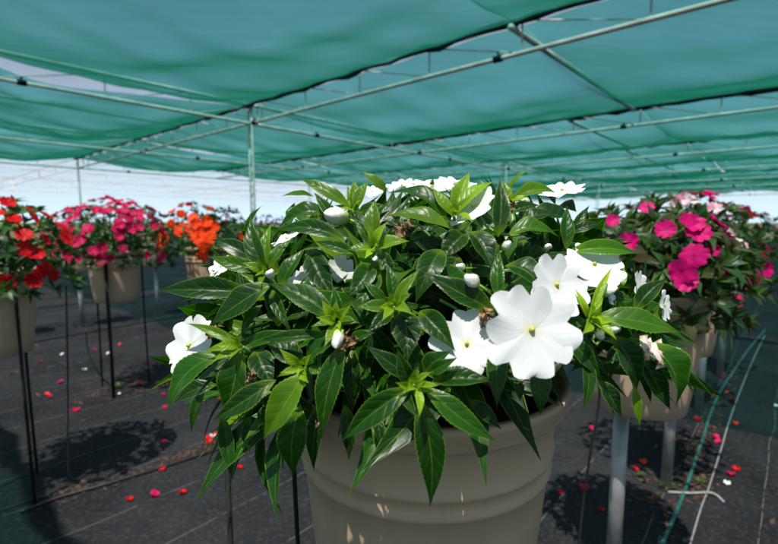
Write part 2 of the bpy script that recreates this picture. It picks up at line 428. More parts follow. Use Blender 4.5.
K = [
 # left
 (266,271,251,216,19,.25,.02), (266,271,208,256,17,.5,.025), (256,262,210,239,17,0,.0), (252,240,225,226,12,.1,-.01),
 (252,293,157,290,25,.05,.015,.14), (271,285,210,325,27,.1,.03), (269,272,272,222,13,.6,.0), (268,270,293,238,12,.5,.012),
 (280,288,306,247,17,.35,.012), (272,290,292,334,13,.2,.01), (250,240,262,205,10,.3,-.02),
 (243,346,186,323,11,.65,.03), (241,347,203,352,9,.8,.03), (242,347,302,331,14,.35,.015), (225,353,167,415,25,.45,.035,.2), (243,351,225,416,33,.25,.03),
 (256,350,274,388,27,.05,.012), (276,380,212,420,24,.1,.045,.16,.3), (272,392,222,422,19,.05,.03), (217,385,173,404,17,.1,.01),
 (206,386,191,434,11,.3,.0), (222,415,232,480,18,.3,.01), (250,418,250,453,14,.15,.0), (234,366,232,330,10,.4,.0),
 (262,305,240,338,12,.4,.01),
 # upper left
 (350,207,299,178,14,.55,.02), (314,197,281,196,6,.5,.0), (332,216,275,233,17,.3,.005,.25), (345,240,273,231,18,.2,.018,.12), (356,254,314,241,13,.25,.02),
 (290,222,295,202,9,.3,-.02), (354,211,347,185,9,.6,.0), (355,211,355,178,12,.65,.005), (356,211,369,180,13,.6,.01), (358,213,388,205,12,.4,.01),
 (336,222,314,192,12,.4,.0), (345,228,318,226,9,.45,.01), (300,212,288,230,9,.3,-.01),
 (386,192,362,171,11,.6,-.01), (447,221,386,193,17,.3,.01,.22), (449,228,385,216,17,.6,.02,.14), (375,242,375,198,18,.6,.02), (378,250,410,241,15,.7,.02,.2),
 (371,247,352,216,11,.45,.015), (373,252,345,250,11,.5,.015), (376,254,362,285,17,.5,.01), (384,252,398,286,15,.1,-.005),
 (400,232,425,212,12,.2,-.01), (410,240,440,226,13,.15,-.01),
 # top
 (454,213,470,171,18,.75,.02), (453,217,432,187,12,.8,.02), (456,215,495,181,14,.8,.025), (455,212,452,186,9,.85,.02), (452,221,420,226,10,.6,.01),
 (498,237,499,177,19,.1,.03,.05), (508,203,503,180,9,.65,.0), (511,190,529,170,8,.8,-.01), (510,202,557,193,14,.6,.0,.3), (508,236,560,237,17,.5,.01,.2),
 (528,217,582,231,17,.05,.0,.2), (566,250,567,205,14,.3,.02), (470,232,493,273,24,.05,.02), (508,214,540,205,12,.2,-.01), (520,225,558,215,14,.1,-.01,.2),
 (466,232,438,262,24,.1,.005), (540,195,556,205,11,.2,-.01), (490,205,478,178,9,.6,-.01), (482,228,470,200,9,.4,-.005), (568,234,601,223,11,.1,.0,.2),
 (572,238,590,205,10,.2,-.02), (560,205,577,212,12,.05,.0), (585,222,603,240,12,.1,-.01),
 # centre
 (505,266,545,292,27,.15,.02,.2), (499,302,500,248,15,.4,.025), (493,311,421,271,28,.08,.02,.1), (442,250,415,305,27,.15,.012,.22), (458,256,438,290,22,.05,-.005),
 (394,306,421,268,13,.65,.025), (392,304,386,262,15,.45,.02), (390,308,355,307,15,.55,.02,.18), (386,303,362,280,12,.4,.01), (398,309,418,322,11,.4,.01),
 (405,311,408,362,34,.0,.01,.1), (420,311,456,352,27,.1,.012,.1), (392,312,366,336,15,.05,.0), (372,264,347,299,23,.15,.01,.14), (378,272,353,311,21,.3,.005),
 (335,320,268,283,26,.18,.03,.1), (336,323,310,327,8,.6,.03), (340,322,358,323,10,.6,.03), (337,318,333,285,14,.4,.02), (309,250,336,301,27,.05,.01,.06), 
 (341,318,352,300,10,.5,.02), (305,249,330,270,15,.2,.005), (318,290,306,318,13,.1,-.005),
 (304,364,266,343,25,.1,.015), (307,362,343,338,20,.35,.02,.14), (309,368,325,373,10,.5,.025), (303,368,277,377,10,.7,.03), (307,373,263,440,33,.55,.035,.12),
 (332,336,256,341,13,.15,.012,.25), (345,343,322,440,29,.2,.025,.12), (350,345,376,332,13,.3,.01), (352,350,352,415,24,.0,.0), (365,370,372,330,18,.0,-.01),
 (412,384,397,347,18,.1,.03), (432,382,495,381,25,.15,.03,.1), (424,374,452,350,22,.1,.02), (410,378,365,345,21,.0,.01), (417,388,419,418,10,1.0,.045),
 (411,387,341,442,31,.2,.04,.12), (424,388,498,442,27,.4,.04,.1), (419,398,430,508,34,.12,.035,.06), (418,382,432,372,7,.8,.045), (420,386,440,385,7,.8,.045),
 (430,372,458,357,15,.3,.03), (400,372,385,398,18,.05,.005), (440,395,470,410,17,.05,.0), (470,400,502,430,18,.05,-.005),
 # right
 (497,343,497,408,25,.3,.025,.1), (538,362,541,416,25,.3,.02,.12), (562,333,602,380,19,.15,.015), (583,352,582,413,15,.2,.015), (598,380,622,417,17,.0,.01),
 (610,335,637,391,27,.1,.03,.16), (634,386,640,428,10,.7,.03,.03), (646,342,676,408,27,.45,.03,.2), (636,352,671,411,21,.15,.02,.15), (636,368,651,404,9,.1,.01),
 (596,317,682,333,24,.5,.035,.14), (634,312,668,278,19,.05,.015), (568,252,640,254,17,.5,.02,.2), (612,292,622,262,15,.7,.02), (589,318,613,266,9,1.0,.03),
 (587,318,575,288,8,.95,.03), (588,320,604,296,8,.9,.035), (585,320,560,330,13,.4,.02), (590,322,620,325,17,.3,.012), (610,300,634,300,14,.2,.0), (590,262,628,238,15,.1,-.01),
 (575,290,560,312,12,.2,.0), (570,300,600,300,15,.2,-.005), (545,250,525,262,14,.1,.0), (560,258,590,246,14,.1,-.01), (524,240,520,268,17,.05,-.01),
 (590,345,570,372,15,.2,.005), (620,345,610,382,15,.1,.0), (560,345,548,382,15,.1,-.01), (516,380,520,402,12,.2,.0),
 # over the rim
 (300,405,294,477,34,.3,.02,.1), (322,398,314,472,20,.05,.01), (345,405,349,461,20,.0,.005), (374,412,380,448,14,.0,.0), (275,400,262,440,20,.1,.0),
]
for k in K: key(*k)
# filling foliage: whorls on shoots all round the plant
SM = MB(); YM = LM
def rosette(p, ax, ln, n, age, w=.30, mb=LM, nl=8, nc=2, spread=(.5, 1.25), ):
    ax = ax.normalized(); x = ax.orthogonal().normalized(); y = ax.cross(x); a0 = rnd.random()*6.28
    for k in range(n):
        a = a0+k*2.4; el = rnd.uniform(*spread); l = ln*rnd.uniform(.65, 1.1)*(1-.35*(1-el/spread[1]))
        d = (x*math.cos(a)+y*math.sin(a))*math.sin(el)+ax*math.cos(el)
        tip = p+d*l+V((0, 0, -.18*l*rnd.random()))
        nn = ax*math.sin(el)-(x*math.cos(a)+y*math.sin(a))*math.cos(el)
        leaf(mb, p+d*.003, tip, l*w*rnd.uniform(.85, 1.15), nn, rnd.uniform(.06, .22), age+rnd.uniform(-.12, .15)+(.3 if el < .65 else 0), nl, nc, rnd.uniform(.3, .7))
top0 = V((C.x, C.y, .915))
for i in range(190):
    a = 2*math.pi*(i*.618034 % 1.0); zf = ((i+.5)/190)
    e = math.asin(min(1, zf**.85)) if zf < 1 else 1.5
    front = max(0, -math.sin(a))
    sh = rnd.uniform(.62, .84) if front > .15 else rnd.uniform(.72, .92)
    p = V((C.x+RX*sh*math.cos(a)*math.cos(e), C.y+RY*sh*math.sin(a)*math.cos(e), C.z-.035+RZ*sh*math.sin(e)))
    if zf < .18: p.z -= rnd.uniform(0, .03)
    if front > .1:
        yy = p.y*cp-(p.z-CAMH)*sp; py_ = 272-F*(p.y*sp+(p.z-CAMH)*cp)/yy; px_ = 389+F*p.x/yy
        if py_ > (405 if px_ < 340 else 378 if px_ < 480 else 352 if px_ < 600 else 372): continue
    out = (p-V((C.x, C.y, C.z-.03))); out.normalize()
    rosette(loc(p), out+V((0, 0, .35)), .118, 7, rnd.uniform(.0, .35), .255)
    if i % 2 == 0:
        q = top0+V((rnd.uniform(-.05, .05), rnd.uniform(-.05, .05), 0))
        SM.tube([loc(q), loc(q.lerp(p, .5)+V((0, 0, .02))), loc(p)], [.0045, .004, .003], 6)
# stems and petioles that show at the main whorls
for (x0, y0, x1, y1, l0, l1) in [(243,347,270,372,.03,-.04),(305,368,312,395,.03,-.04),(338,322,345,350,.028,-.04),(394,307,402,340,.02,-.05),(414,386,420,360,.035,-.05),
        (454,216,458,250,.02,-.05),(375,250,372,285,.02,-.05),(268,274,285,310,.02,-.05),(588,320,580,350,.03,-.05),(497,308,500,335,.025,-.05),(510,204,515,240,.0,-.05),(355,212,358,245,.0,-.05)]:
    a = surf(x0, y0, l0); b = surf(x1, y1, l1)
    SM.tube([loc(a), loc((a+b)/2+V((0, 0, .004))), loc(b)], [.0012, .003, .004], 7)
    rosette(loc(a), ((a-C).normalized()+V((0, -.6, .5))), .026, 6, .85, .34, YM, 7, 2, (.3, 1.0))
# flower stalks / spurs
for pts in [[(480,216,.02),(486,226,.02),(497,233,.025),(512,236,.025),(526,234,.02)], [(602,338,.035),(596,345,.035),(592,340,.035),(598,330,.03)], [(563,291,.03),(578,302,.035),(588,318,.03)], [(440,300,.02),(455,308,.01),(468,322,.01)], [(217,332,.035),(228,340,.03),(241,347,.03)], [(430,236,.02),(418,224,.02),(404,220,.02)]]:
    SM.tube([loc(surf(*p)) for p in pts], .0011, 6)
SM.build('stems', M['stem'], root)
LM.build('foliage', M['leaf'], root)

WF = [flower_mesh('flower', M['white'], .0312, 5, .24, .10, 10, 6, s, .62) for s in (1, 2, 3)]
WE = eye_mesh('flower_eye', .026)
def wflower(px, py, lift, nrm, s=1.0, spin=0.0, var=0):
    p = surf(px, py, lift)
    o = link('flower', WF[var % 3], root); o.matrix_local = face(loc(p), nrm, spin, s)
    e = link('flower_eye', WE, o)
    return o
wflower(531, 330, .055, (.10, -.95, .30), 1.02, .25, 0)
wflower(467, 344, .02, (-.22, -.9, .45), .78, 1.0, 1)
wflower(556, 285, .035, (.30, -.9, .35), .80, .3, 2)
wflower(594, 265, .035, (.1, -.75, .9), .82, .9, 0)
wflower(190, 346, .065, (-.6, -.8, .45), .95, .5, 1)
wflower(474, 207, .04, (-.6, -.42, .68), .75, .1, 2)
wflower(562, 191, .0, (-.25, -.3, 1), .75, .4, 0)
wflower(432, 188, -.02, (-.1, -.35, 1), .95, .2, 1)
wflower(455, 185, -.06, (.1, -.35, 1), .8, .5, 2)
wflower(402, 186, -.05, (-.2, -.3, 1), .7, .5, 2)
wflower(372, 192, -.03, (0, -.5, .8), .42, .5, 2)
wflower(287, 239, .01, (-.42, -.22, .9), .5, .5, 0)
wflower(221, 267, -.01, (-.4, -.6, .7), .50, .5, 1)
wflower(640, 286, .0, (.6, -.7, .3), .5, .3, 2)
wflower(664, 305, .0, (.6, -.7, .2), .5, .9, 0)
wflower(303, 283, -.03, (-.5, -.8, .4), .5, .9, 1)
wflower(341, 269, -.035, (.5, -.8, .4), .45, .9, 2)
wflower(607, 291, .02, (.8, -.5, .4), .4, .9, 2)
wflower(678, 356, .0, (.6, -.8, .2), .30, .2, 1)
def bud_mat():
    m, nt, out = newmat('white bud with green base')
    tc = N(nt, 'ShaderNodeTexCoord').outputs['Object']; sx = N(nt, 'ShaderNodeSeparateXYZ'); nt.links.new(tc, sx.inputs[0])
    f = ramp(nt, M_(nt, 'ADD', sx.outputs[2], M_(nt, 'MULTIPLY', noise(nt, 200, 2, tc), .006)), .005, .0125)
    c = mixc(nt, f, (.36, .50, .08), (.80, .77, .70))
    nt.links.new(princ(nt, c, .45, 0, .3, bump(nt, noise(nt, 260, 2, tc), .0006)).outputs[0], out.inputs[0]); return m
M['bud'] = bud_mat()
def bud_mesh():
    mb = MB()
    prof = [(.0001, -.001), (.0022, 0), (.0042, .0025), (.0054, .0062), (.0052, .0100), (.0038, .0135), (.0018, .0160), (.0001, .0170)]
    mb.lathe(prof, 14); mb.tube([(0, 0, .0005), (.001, 0, -.008), (.004, 0, -.02)], .0009, 6)
    vs = []
    for (x, y, z) in mb.v:
        a = math.atan2(y, x); k = 1+(.16*math.sin(3*a+z*260) if z > 0 else 0); vs.append((x*k+.12*z, y*k*.88, z))
    mb.v = vs
    for k in range(2):
        a = k*3.1; leaf(mb, (0, 0, -.001), (.0052*math.cos(a), .005*math.sin(a), .006), .003, (math.cos(a), math.sin(a), 0), .2, .9, 5, 1)
    mb.hasuv = False
    return mb.mesh('flower_bud', M['bud'])
BUD = bud_mesh()
for (px, py, l, nrm, s) in [(348,219,.03,(-.7,-.4,.3),1.35), (272,275,.035,(0,-.9,.1),.75), (339,330,.035,(0,-.8,-.7),.85), (478,284,.03,(-.7,-.5,.5),.95),
        (606,331,.035,(.5,-.8,.3),.75), (600,335,.03,(-.4,-.8,.1),.7), (597,292,.03,(.7,-.5,.4),.9), (376,257,.02,(0,-.9,-.2),.45), (503,250,.02,(.5,-.5,.6),.6),
        (546,248,.02,(0,-.9,.3),.5), (404,297,.02,(.4,-.8,.3),.45), (640,303,.02,(0,-.9,.4),.5), (465,268,.0,(-.8,-.5,.1),.6), (525,208,.0,(0,-.6,.6),.8)]:
    o = link('flower_bud', BUD, root); o.matrix_local = face(loc(surf(px, py, l)), nrm, rnd.random()*6, s)
def wither_mesh(seed):
    q = random.Random(seed); mb = MB()
    for k in range(11):
        d = V((q.uniform(-1, 1), q.uniform(-1, 1), q.uniform(-.2, 1))).normalized(); c = V((q.uniform(-1, 1), q.uniform(-1, 1), 0))*.003
        leaf(mb, c, c+d*q.uniform(.006, .011), q.uniform(.004, .008), V((q.uniform(-1, 1), q.uniform(-1, 1), q.uniform(-1, 1))), q.uniform(.3, .6), 0, 7, 3, q.uniform(-1, 1), .8)
    mb.hasuv = False
    return mb.mesh('withered_flower', M['wither'])
WM = wither_mesh(3)
for (px, py, l, s) in [(211,333,.045,.9), (351,343,.035,.75), (402,231,.025,1.0), (251,376,.035,.6), (322,424,.03,.6), (508,207,.02,1.0), (484,316,.03,.9)]:
    o = link('withered_flower', WM, root); o.matrix_local = face(loc(surf(px, py, l)), (rnd.uniform(-1, 1), -1, rnd.uniform(-1, 1)), rnd.random()*6, s)
# the papery dead bloom lying over the right-hand leaf
mb = MB()
pp = [(640,342), (646,352), (655,352), (662,357), (667,364), (672,372)]
for i, (x, y) in enumerate(pp[:-1]):
    leaf(mb, loc(surf(x, y, .05)), loc(surf(pp[i+1][0]+3, pp[i+1][1]+2, .045)), .022*rnd.uniform(.7, 1.1), (.3*rnd.uniform(-1, 1), -1, .7), .2, 0, 6, 3, -.5, .5)
dm, dnt, dout = newmat('papery dead petal')
_tc = N(dnt, 'ShaderNodeTexCoord').outputs['Object']
_c = mixc(dnt, ramp(dnt, noise(dnt, 130, 4, _tc), .45, .65), (.74, .66, .56), (.32, .16, .08))
dnt.links.new(princ(dnt, _c, .7, 0, .2).outputs[0], dout.inputs[0])
o = mb.build('withered_flower', dm, root); o['label'] = 'papery cream and brown dead bloom draped over a leaf'

# ------------------------------------------------------------------ background plants
FM = {}
def fmesh(kind, rad):
    k = (kind, rad)
    if k not in FM: FM[k] = [flower_mesh('flower', M[kind], rad, 5, .20, cu, 5, 3, s+11, .60) for s, cu in ((1, .10), (2, .26), (3, -.05), (4, .4))]
    return FM[k]
def bgplant(x, y, kind, label, nfl, rx=.33, rz=.27, leafmat='leafbg', llen=.06, fr=.024, nros=90, support='post', second=None, seed=1, extra=(), lift=0, bias=None, rwmin=0.0):
    q = random.Random(seed)
    r0 = empty('potted_plant', (x, y, 0), label, 'potted plant', 'potted impatiens plants', 0)
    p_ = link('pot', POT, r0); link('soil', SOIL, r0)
    p_.rotation_euler.z = q.random()*6
    mb = MB(); c = V((0, 0, .955+lift)); st = MB()
    for i in range(nros):
        a = 2*math.pi*(i*.618034 % 1.0); zf = (i+.5)/nros; e = math.asin(-.32+1.31*zf)
        k = q.uniform(.80, 1.0)
        p = V((rx*k*math.cos(a)*math.cos(e), rx*k*math.sin(a)*math.cos(e), rz*k*math.sin(e)))+c
        if zf < .3: p.z -= q.uniform(0, .05)
        rosette(p, (p-c).normalized()+V((0, 0, .3)), llen, 7, q.uniform(.0, .7), .36, mb, 4, 1, (.45, 1.35))
        if i % 4 == 0: st.tube([(p.x*.15, p.y*.15, .91), tuple(p*.55+V((0, 0, .44))), tuple(p)], .004, 5)
    for i in range(nros//3):                                  # inner leaves that close the bush
        a = q.random()*6.28; e = math.asin(q.uniform(-.2, 1)); k = q.uniform(.35, .7)
        p = V((rx*k*math.cos(a)*math.cos(e), rx*k*math.sin(a)*math.cos(e), rz*k*math.sin(e)))+c
        rosette(p, (p-c).normalized()+V((0, 0, .3)), llen*1.15, 7, q.uniform(.0, .4), .4, mb, 4, 1, (.45, 1.35))
    for i in range(nfl):
        kk = kind if not second or q.random() < .6 else second
        for _ in range(30):
            a = q.random()*2*math.pi; e = math.asin(q.uniform(-.18, 1)**1 if True else 0)
            d = V((math.cos(a)*math.cos(e), math.sin(a)*math.cos(e), math.sin(e)))
            if bias is None or d.dot(bias) > q.uniform(-.2, .9): break
        k = q.uniform(.98, 1.06)
        p = V((d.x*rx*k, d.y*rx*k, d.z*rz*k))+c
        n = (d+V((q.uniform(-.35, .35), q.uniform(-.35, .35), q.uniform(-.1, .4)))).normalized()
        o = link('flower', q.choice(fmesh(kk, fr)), r0); o.matrix_local = face(p, n, q.random()*6, q.uniform(.8, 1.1))
    mb.build('foliage', M[leafmat], r0); st.build('stems', M['stem'], r0)
    for (px, py, d, s, kk) in extra:
        p = at(px, py, d)-V((x, y, 0)); n = (p-c).normalized()*.6+(V((0, 0, CAMH))-at(px, py, d)).normalized()*.8
        o = link('flower', q.choice(fmesh(kk, fr)), r0); o.matrix_local = face(p, n+V((q.uniform(-.5, .5), 0, q.uniform(-.4, .5))), q.random()*6, s)
    return r0
CAMD = V((.3, -.9, .25)).normalized()
bgplant(-1.57, 1.78, 'red', 'red flowering impatiens, its pot cut by the left edge of the photo', 46, .30, .27, 'leafbg', .07, .028, 120, seed=3, bias=CAMD)
bgplant(-1.80, 3.0, 'pink', 'rounded bush covered in hot pink flowers, in a taupe pot at left', 100, .37, .31, 'leafbg', .05, .031, 230, seed=4, second=None, bias=V((.2, -.9, .4)).normalized())
bgplant(-1.36, 3.42, 'orange', 'bright orange flowering impatiens just right of the hot pink bush', 22, .36, .30, 'leafbg', .06, .036, 120, seed=5, bias=V((.2, -.5, .8)).normalized(),
        extra=[(193,218,3.12,1.1,'orange'),(206,222,3.1,1.2,'orange'),(201,232,3.08,1.1,'orange'),(210,238,3.07,1.2,'orange'),(204,247,3.05,1.2,'orange'),(202,256,3.05,1.1,'orange'),
               (184,228,3.1,1.1,'orange'),(180,231,3.1,1.1,'orange'),(165,236,3.1,1.2,'orange'),(163,242,3.1,1.1,'orange'),(171,224,3.1,1.0,'orange'),(214,226,3.15,1.1,'orange'),(181,214,3.2,.9,'orange'),(200,240,3.06,1.2,'orange'),(196,224,3.1,1.1,'orange')])
pB = bgplant(.71, 1.27, 'magenta', 'magenta flowering impatiens with bronze leaves in the pot right of the white one', 16, .235, .20, 'leafred', .075, .028, 130, seed=6, bias=V((.3, .2, .9)).normalized(), second='magenta',
        extra=[(665,230,1.05,.8,'magenta'),(690,224,1.05,1.0,'magenta'),(697,232,1.04,1.0,'magenta'),(694,256,1.0,1.05,'magenta'),(682,271,.99,1.0,'magenta'),(685,281,.99,.9,'magenta'),
               (630,242,1.05,.8,'magenta'),(612,221,1.12,.6,'magenta'),(647,207,1.2,.7,'magenta'),(712,250,1.1,.6,'magenta')])
bgplant(1.17, 1.83, 'blush', 'impatiens with blush white and deep pink flowers behind the magenta one', 20, .30, .27, 'leafred', .07, .028, 80, seed=8, second='magenta', bias=V((-.1, -.6, .7)).normalized(),
        extra=[(726,234,1.5,.8,'blush'),(729,243,1.5,.9,'pink'),(722,246,1.5,.8,'pink'),(730,266,1.48,1.0,'magenta'),(684,199,1.6,.9,'blush'),(676,205,1.6,.8,'blush'),(737,301,1.48,.8,'pink'),(714,208,1.6,.8,'blush'),(693,217,1.6,.8,'blush')])
bgplant(1.83, 2.61, 'red', 'third impatiens beyond the white one in the right hand row, with dark red flowers', 26, .32, .28, 'leafred', .065, .028, 55, seed=9, second='blush')
bgplant(2.40, 3.23, 'pink', 'fourth impatiens beyond the white one in the right hand row, with rosy flowers', 30, .33, .28, 'leafbg', .06, .028, 50, seed=10)
bgplant(-2.25, 6.0, 'purple', 'purple flowering impatiens farther back, showing just above the orange one', 50, .38, .27, 'leafbg', .06, .03, 50, seed=12, second='magenta')
far = [('pink', -1), ('red', -2), ('orange', -3), ('pink', -4), ('purple', 1), ('red', 2)]
words = {-1: 'first plant left of the purple one in the back row, with pink flowers', -2: 'second plant left of the purple one in the back row, with red flowers',
         -3: 'third plant left of the purple one in the back row, with orange flowers', -4: 'fourth plant left of the purple one in the back row, with pink flowers',
         1: 'plant just right of the purple one in the back row, behind the white plant', 2: 'second plant right of the purple one in the back row, with red flowers'}
rowposts = [(-2.25, 6.0, 'purple flowering plant')]
for i, (kd, k) in enumerate(far):
    p = V((-2.25, 6.0, 0))+DA*(.78*k)
    bgplant(p.x, p.y, kd, words[k], 26, .36, .26, 'leafbg', .07, .03, 34, seed=20+i)
    rowposts.append((p.x, p.y, words[k].split(',')[0]))

# posts under the pots
PG = 'galvanised posts under the pots'
def post(x, y, label, h=.60, r=.021):
    t = empty('support_post', (x, y, 0), label, 'post', PG)
    m = MB(); m.tube([(0, 0, 0), (0, 0, h-.004)], r, 20); m.build('tube', M['steel'], t)
    m = MB(); m.lathe([(0, h), (.075, h), (.077, h-.002), (.077, h-.006), (.0, h-.006)], 24); m.build('top_plate', M['steel'], t)
post(C.x, C.y, 'galvanised post hidden beneath the pot of the white flowering plant')
post(.68, 1.29, 'thick galvanised post nearest the camera, right of the big taupe pot')
post(1.17, 1.83, 'galvanised post with weeds at its foot, beside the blue green hose')
post(1.83, 2.61, 'galvanised post second beyond the thick nearest one on the right')
post(2.40, 3.23, 'galvanised post farthest along the right hand row')
for (x, y, w) in rowposts: post(x, y, 'pale galvanised post under the '+w, .60, .02)
# black stands of the left pots
def stand(x, y, label, feet):
    t = empty('plant_stand', (x, y, 0), label, 'plant stand', 'black rod stands under the left pots')
    m = MB(); rr = .160
    m.tube([(rr*math.cos(k*math.pi/16), rr*math.sin(k*math.pi/16), .898) for k in range(33)], .005, 8, False); m.build('ring', M['black'], t)
    for i, (a, r_) in enumerate(feet):
        m = MB(); ca, sa = math.cos(a), math.sin(a)
        m.tube([(ca*rr, sa*rr, .90), (ca*rr, sa*rr, .45), (ca*(rr+.006), sa*(rr+.006), 0)], r_, 8); m.build('leg', M['black'], t)
stand(-1.80, 3.0, 'black rod stand holding the pot of the hot pink bush', [(-1.35, .011), (.75, .006), (2.9, .006)])
stand(-1.36, 3.42, 'black rod stand holding the pot of the orange plant', [(-1.0, .006), (1.1, .006), (3.0, .006)])
stand(-1.57, 1.78, 'black rod stand holding the pot of the red plant at the left edge', [(-.35, .006), (1.6, .006), (3.7, .006)])

# drip tubes, stakes, hoses
def tube_thing(name, pts, r, mat, label, cat, n=8):
    m = MB()
    P = [V(p) for p in pts]; q = []
    for i in range(len(P)-1):
        p0 = P[max(i-1, 0)]; p1 = P[i]; p2 = P[i+1]; p3 = P[min(i+2, len(P)-1)]
        for k in range(6):
            t = k/6
            q.append(.5*((2*p1)+(p2-p0)*t+(2*p0-5*p1+4*p2-p3)*t*t+(-p0+3*p1-3*p2+p3)*t*t*t))
    q.append(P[-1]); m.tube(q, r, n)
    return tag(m.build(name, M[mat]), label, cat)
g = ground(69, 482)
tube_thing('drip_tube', [at(66, 285, 1.95), at(67, 330, 1.95), at(68, 400, 1.95), (g.x, g.y, .05), (g.x+.03, g.y-.02, .006), (g.x-.2, g.y-.3, .006)], .0035, 'blacktube', 'thin black tube hanging straight to the ground at the far left', 'tube')
g = ground(113, 386)
tube_thing('drip_tube', [at(86, 330, 2.9), at(88, 350, 2.9), at(98, 372, 2.9), at(112, 386, 2.98), (g.x+.05, g.y, .006)], .005, 'blacktube', 'black tube curving down to the foot of the stand under the hot pink bush', 'tube')
tube_thing('drip_tube', [at(600, 385, .88), at(598, 410, .88), at(590, 455, .88), at(583, 506, .88), at(578, 560, .86), at(575, 700, .8)], .0025, 'blacktube', 'thin black tube falling beside the right flank of the big taupe pot', 'tube')
def rod(pa, label, r=.004):
    m = MB(); m.tube(pa, r, 8); tag(m.build('support_rod', M['black']), label, 'rod')
a = at(227, 462, .62); rod([a, (a.x+.004, a.y, 0)], 'short black rod under the leaf tip left of the big pot', .0042)
a = at(294, 470, .66); rod([a, (a.x+.02, a.y, 0)], 'black rod leaning against the left flank of the big pot', .0035)
def gpath(L, z): return [ground(x, y, z) for x, y in L]
tube_thing('garden_hose', gpath([(655,560),(672,522),(681,500),(688,482),(697,455),(703,438),(709,418),(716,400),(724,385),(733,372),(748,350),(765,330)], .008), .0065, 'hose', 'blue green hose snaking along the right hand row of posts', 'hose')
tube_thing('twine', gpath([(690,545),(701,508),(709,487),(722,446),(728,425),(739,394),(752,362),(765,335)], .004), .003, 'string', 'pale twine lying on the black fabric right of the hose', 'string')
tube_thing('twine', [ground(668, 492, .004), ground(690, 493, .012), ground(712, 493, .01), ground(724, 502, .004)], .005, 'string', 'short curled tan root lying across the hose', 'root')
tube_thing('water_line', [P1*0+grid(-7.2, -1.5, .012)+V((0, 0, 0)), grid(-5.5, 0.3, .012)]+[grid(-5+i*.8, 1.2+.03*math.sin(i*2.1), .012) for i in range(12)], .006, 'blacktube', 'black water line lying along the ground below the left row', 'tube')
g1 = [ground(x, y, .008) for x, y in [(20,512),(60,497),(110,483),(165,466),(215,450),(260,436)]]
tube_thing('water_line', g1, .007, 'blacktube', 'black water line in the litter under the near plant shadow', 'tube')
g1 = [ground(x, y, .008) for x, y in [(-20,352),(39,341),(100,330),(170,318),(230,309)]]
tube_thing('water_line', g1, .008, 'blacktube', 'black water line crossing the fabric farther back at left', 'tube')

# ------------------------------------------------------------------ ground
def sheet(name, pts, z, mat, sub=0):
    m = MB(); m.add([(x, y, z) for x, y in pts], [(0, 1, 2, 3)]); o = m.build(name, mat, smooth=False); o['kind'] = 'structure'; return o
sheet('ground', [(-600, -300), (600, -300), (600, 900), (-600, 900)], -.012, M['field'])
ct = [grid(-14, -22), grid(36, -22), grid(36, 30), grid(-14, 30)]
m = MB(); nx = 60
for i in range(1):
    m.add([(p.x, p.y, 0) for p in ct], [(0, 1, 2, 3)])
o = m.build('ground_fabric', M['fabric'], smooth=False); o['kind'] = 'structure'
# litter that gathers on the seams
m = MB(); q = random.Random(5)
def litter(c, sx_, n, s0=.008):
    for i in range(n):
        p = c+DA*q.gauss(0, sx_[0])+DB*q.gauss(0, sx_[1]); s = s0*q.uniform(.5, 1.6); a = q.random()*6.28; h = q.uniform(.2, .8)*s
        v = [(p.x+s*math.cos(a+k*1.57)*(1.6 if k % 2 else .7), p.y+s*math.sin(a+k*1.57)*(1.6 if k % 2 else .7), .003+(h if k == 1 else 0)) for k in range(4)]
        m.add(v, [(0, 1, 2, 3)])
for (x, y) in [(60,493),(100,484),(140,472),(190,455),(205,448),(215,443),(230,437),(255,430)]: litter(ground(x, y), (.10, .018), 34)
for (x, y) in [(39,345),(80,338),(120,389),(110,378),(150,335),(60,366),(160,386)]: litter(ground(x, y), (.22, .03), 36, .011)
for (x, y) in [(665,500),(680,480),(690,470),(695,450),(700,438),(706,425),(712,412),(720,398),(727,385),(700,488),(640,486)]: litter(ground(x, y), (.09, .035), 30, .009)
for i in range(260): litter(V((q.uniform(-5, 4), q.uniform(.9, 8), 0)), (.1, .1), 1, .01)
tag(m.build('leaf_litter', M['debris'], smooth=False), 'dry brown leaf litter gathered along the fabric seams', 'litter', kind='stuff')
# fallen petals, each a thing
def petal_mesh(mat, seed):
    q = random.Random(seed); mb = MB(); vs = []; uvs = []
    n = 7
    for i in range(n):
        for j in range(n):
            u = j/(n-1)*2-1; v = i/(n-1)
            w = math.sin(math.pi*min(1, v*.82+.12))**.6
            vs.append((u*w*.013, v*.024-.012-.003*(1-abs(u))*(v > .9), .003+.006*u*u+.004*math.sin(v*4+seed)+q.uniform(0, .0008))); uvs.append((u*.5+.5, .3+.7*v))
    mb.add(vs, [(i*n+j, i*n+j+1, (i+1)*n+j+1, (i+1)*n+j) for i in range(n-1) for j in range(n-1)], uvs)
    return mb.mesh('fallen_petal', mat)
PM = {k: [petal_mesh(M[k], s) for s in (1, 2)] for k in ('pink', 'red', 'white', 'orange')}
lab = {'pink': 'fallen hot pink petal lying on the black ground fabric', 'red': 'fallen deep red petal lying on the black ground fabric', 'white': 'fallen whitish petal lying on the black ground fabric', 'orange': 'fallen orange petal lying on the black ground fabric'}
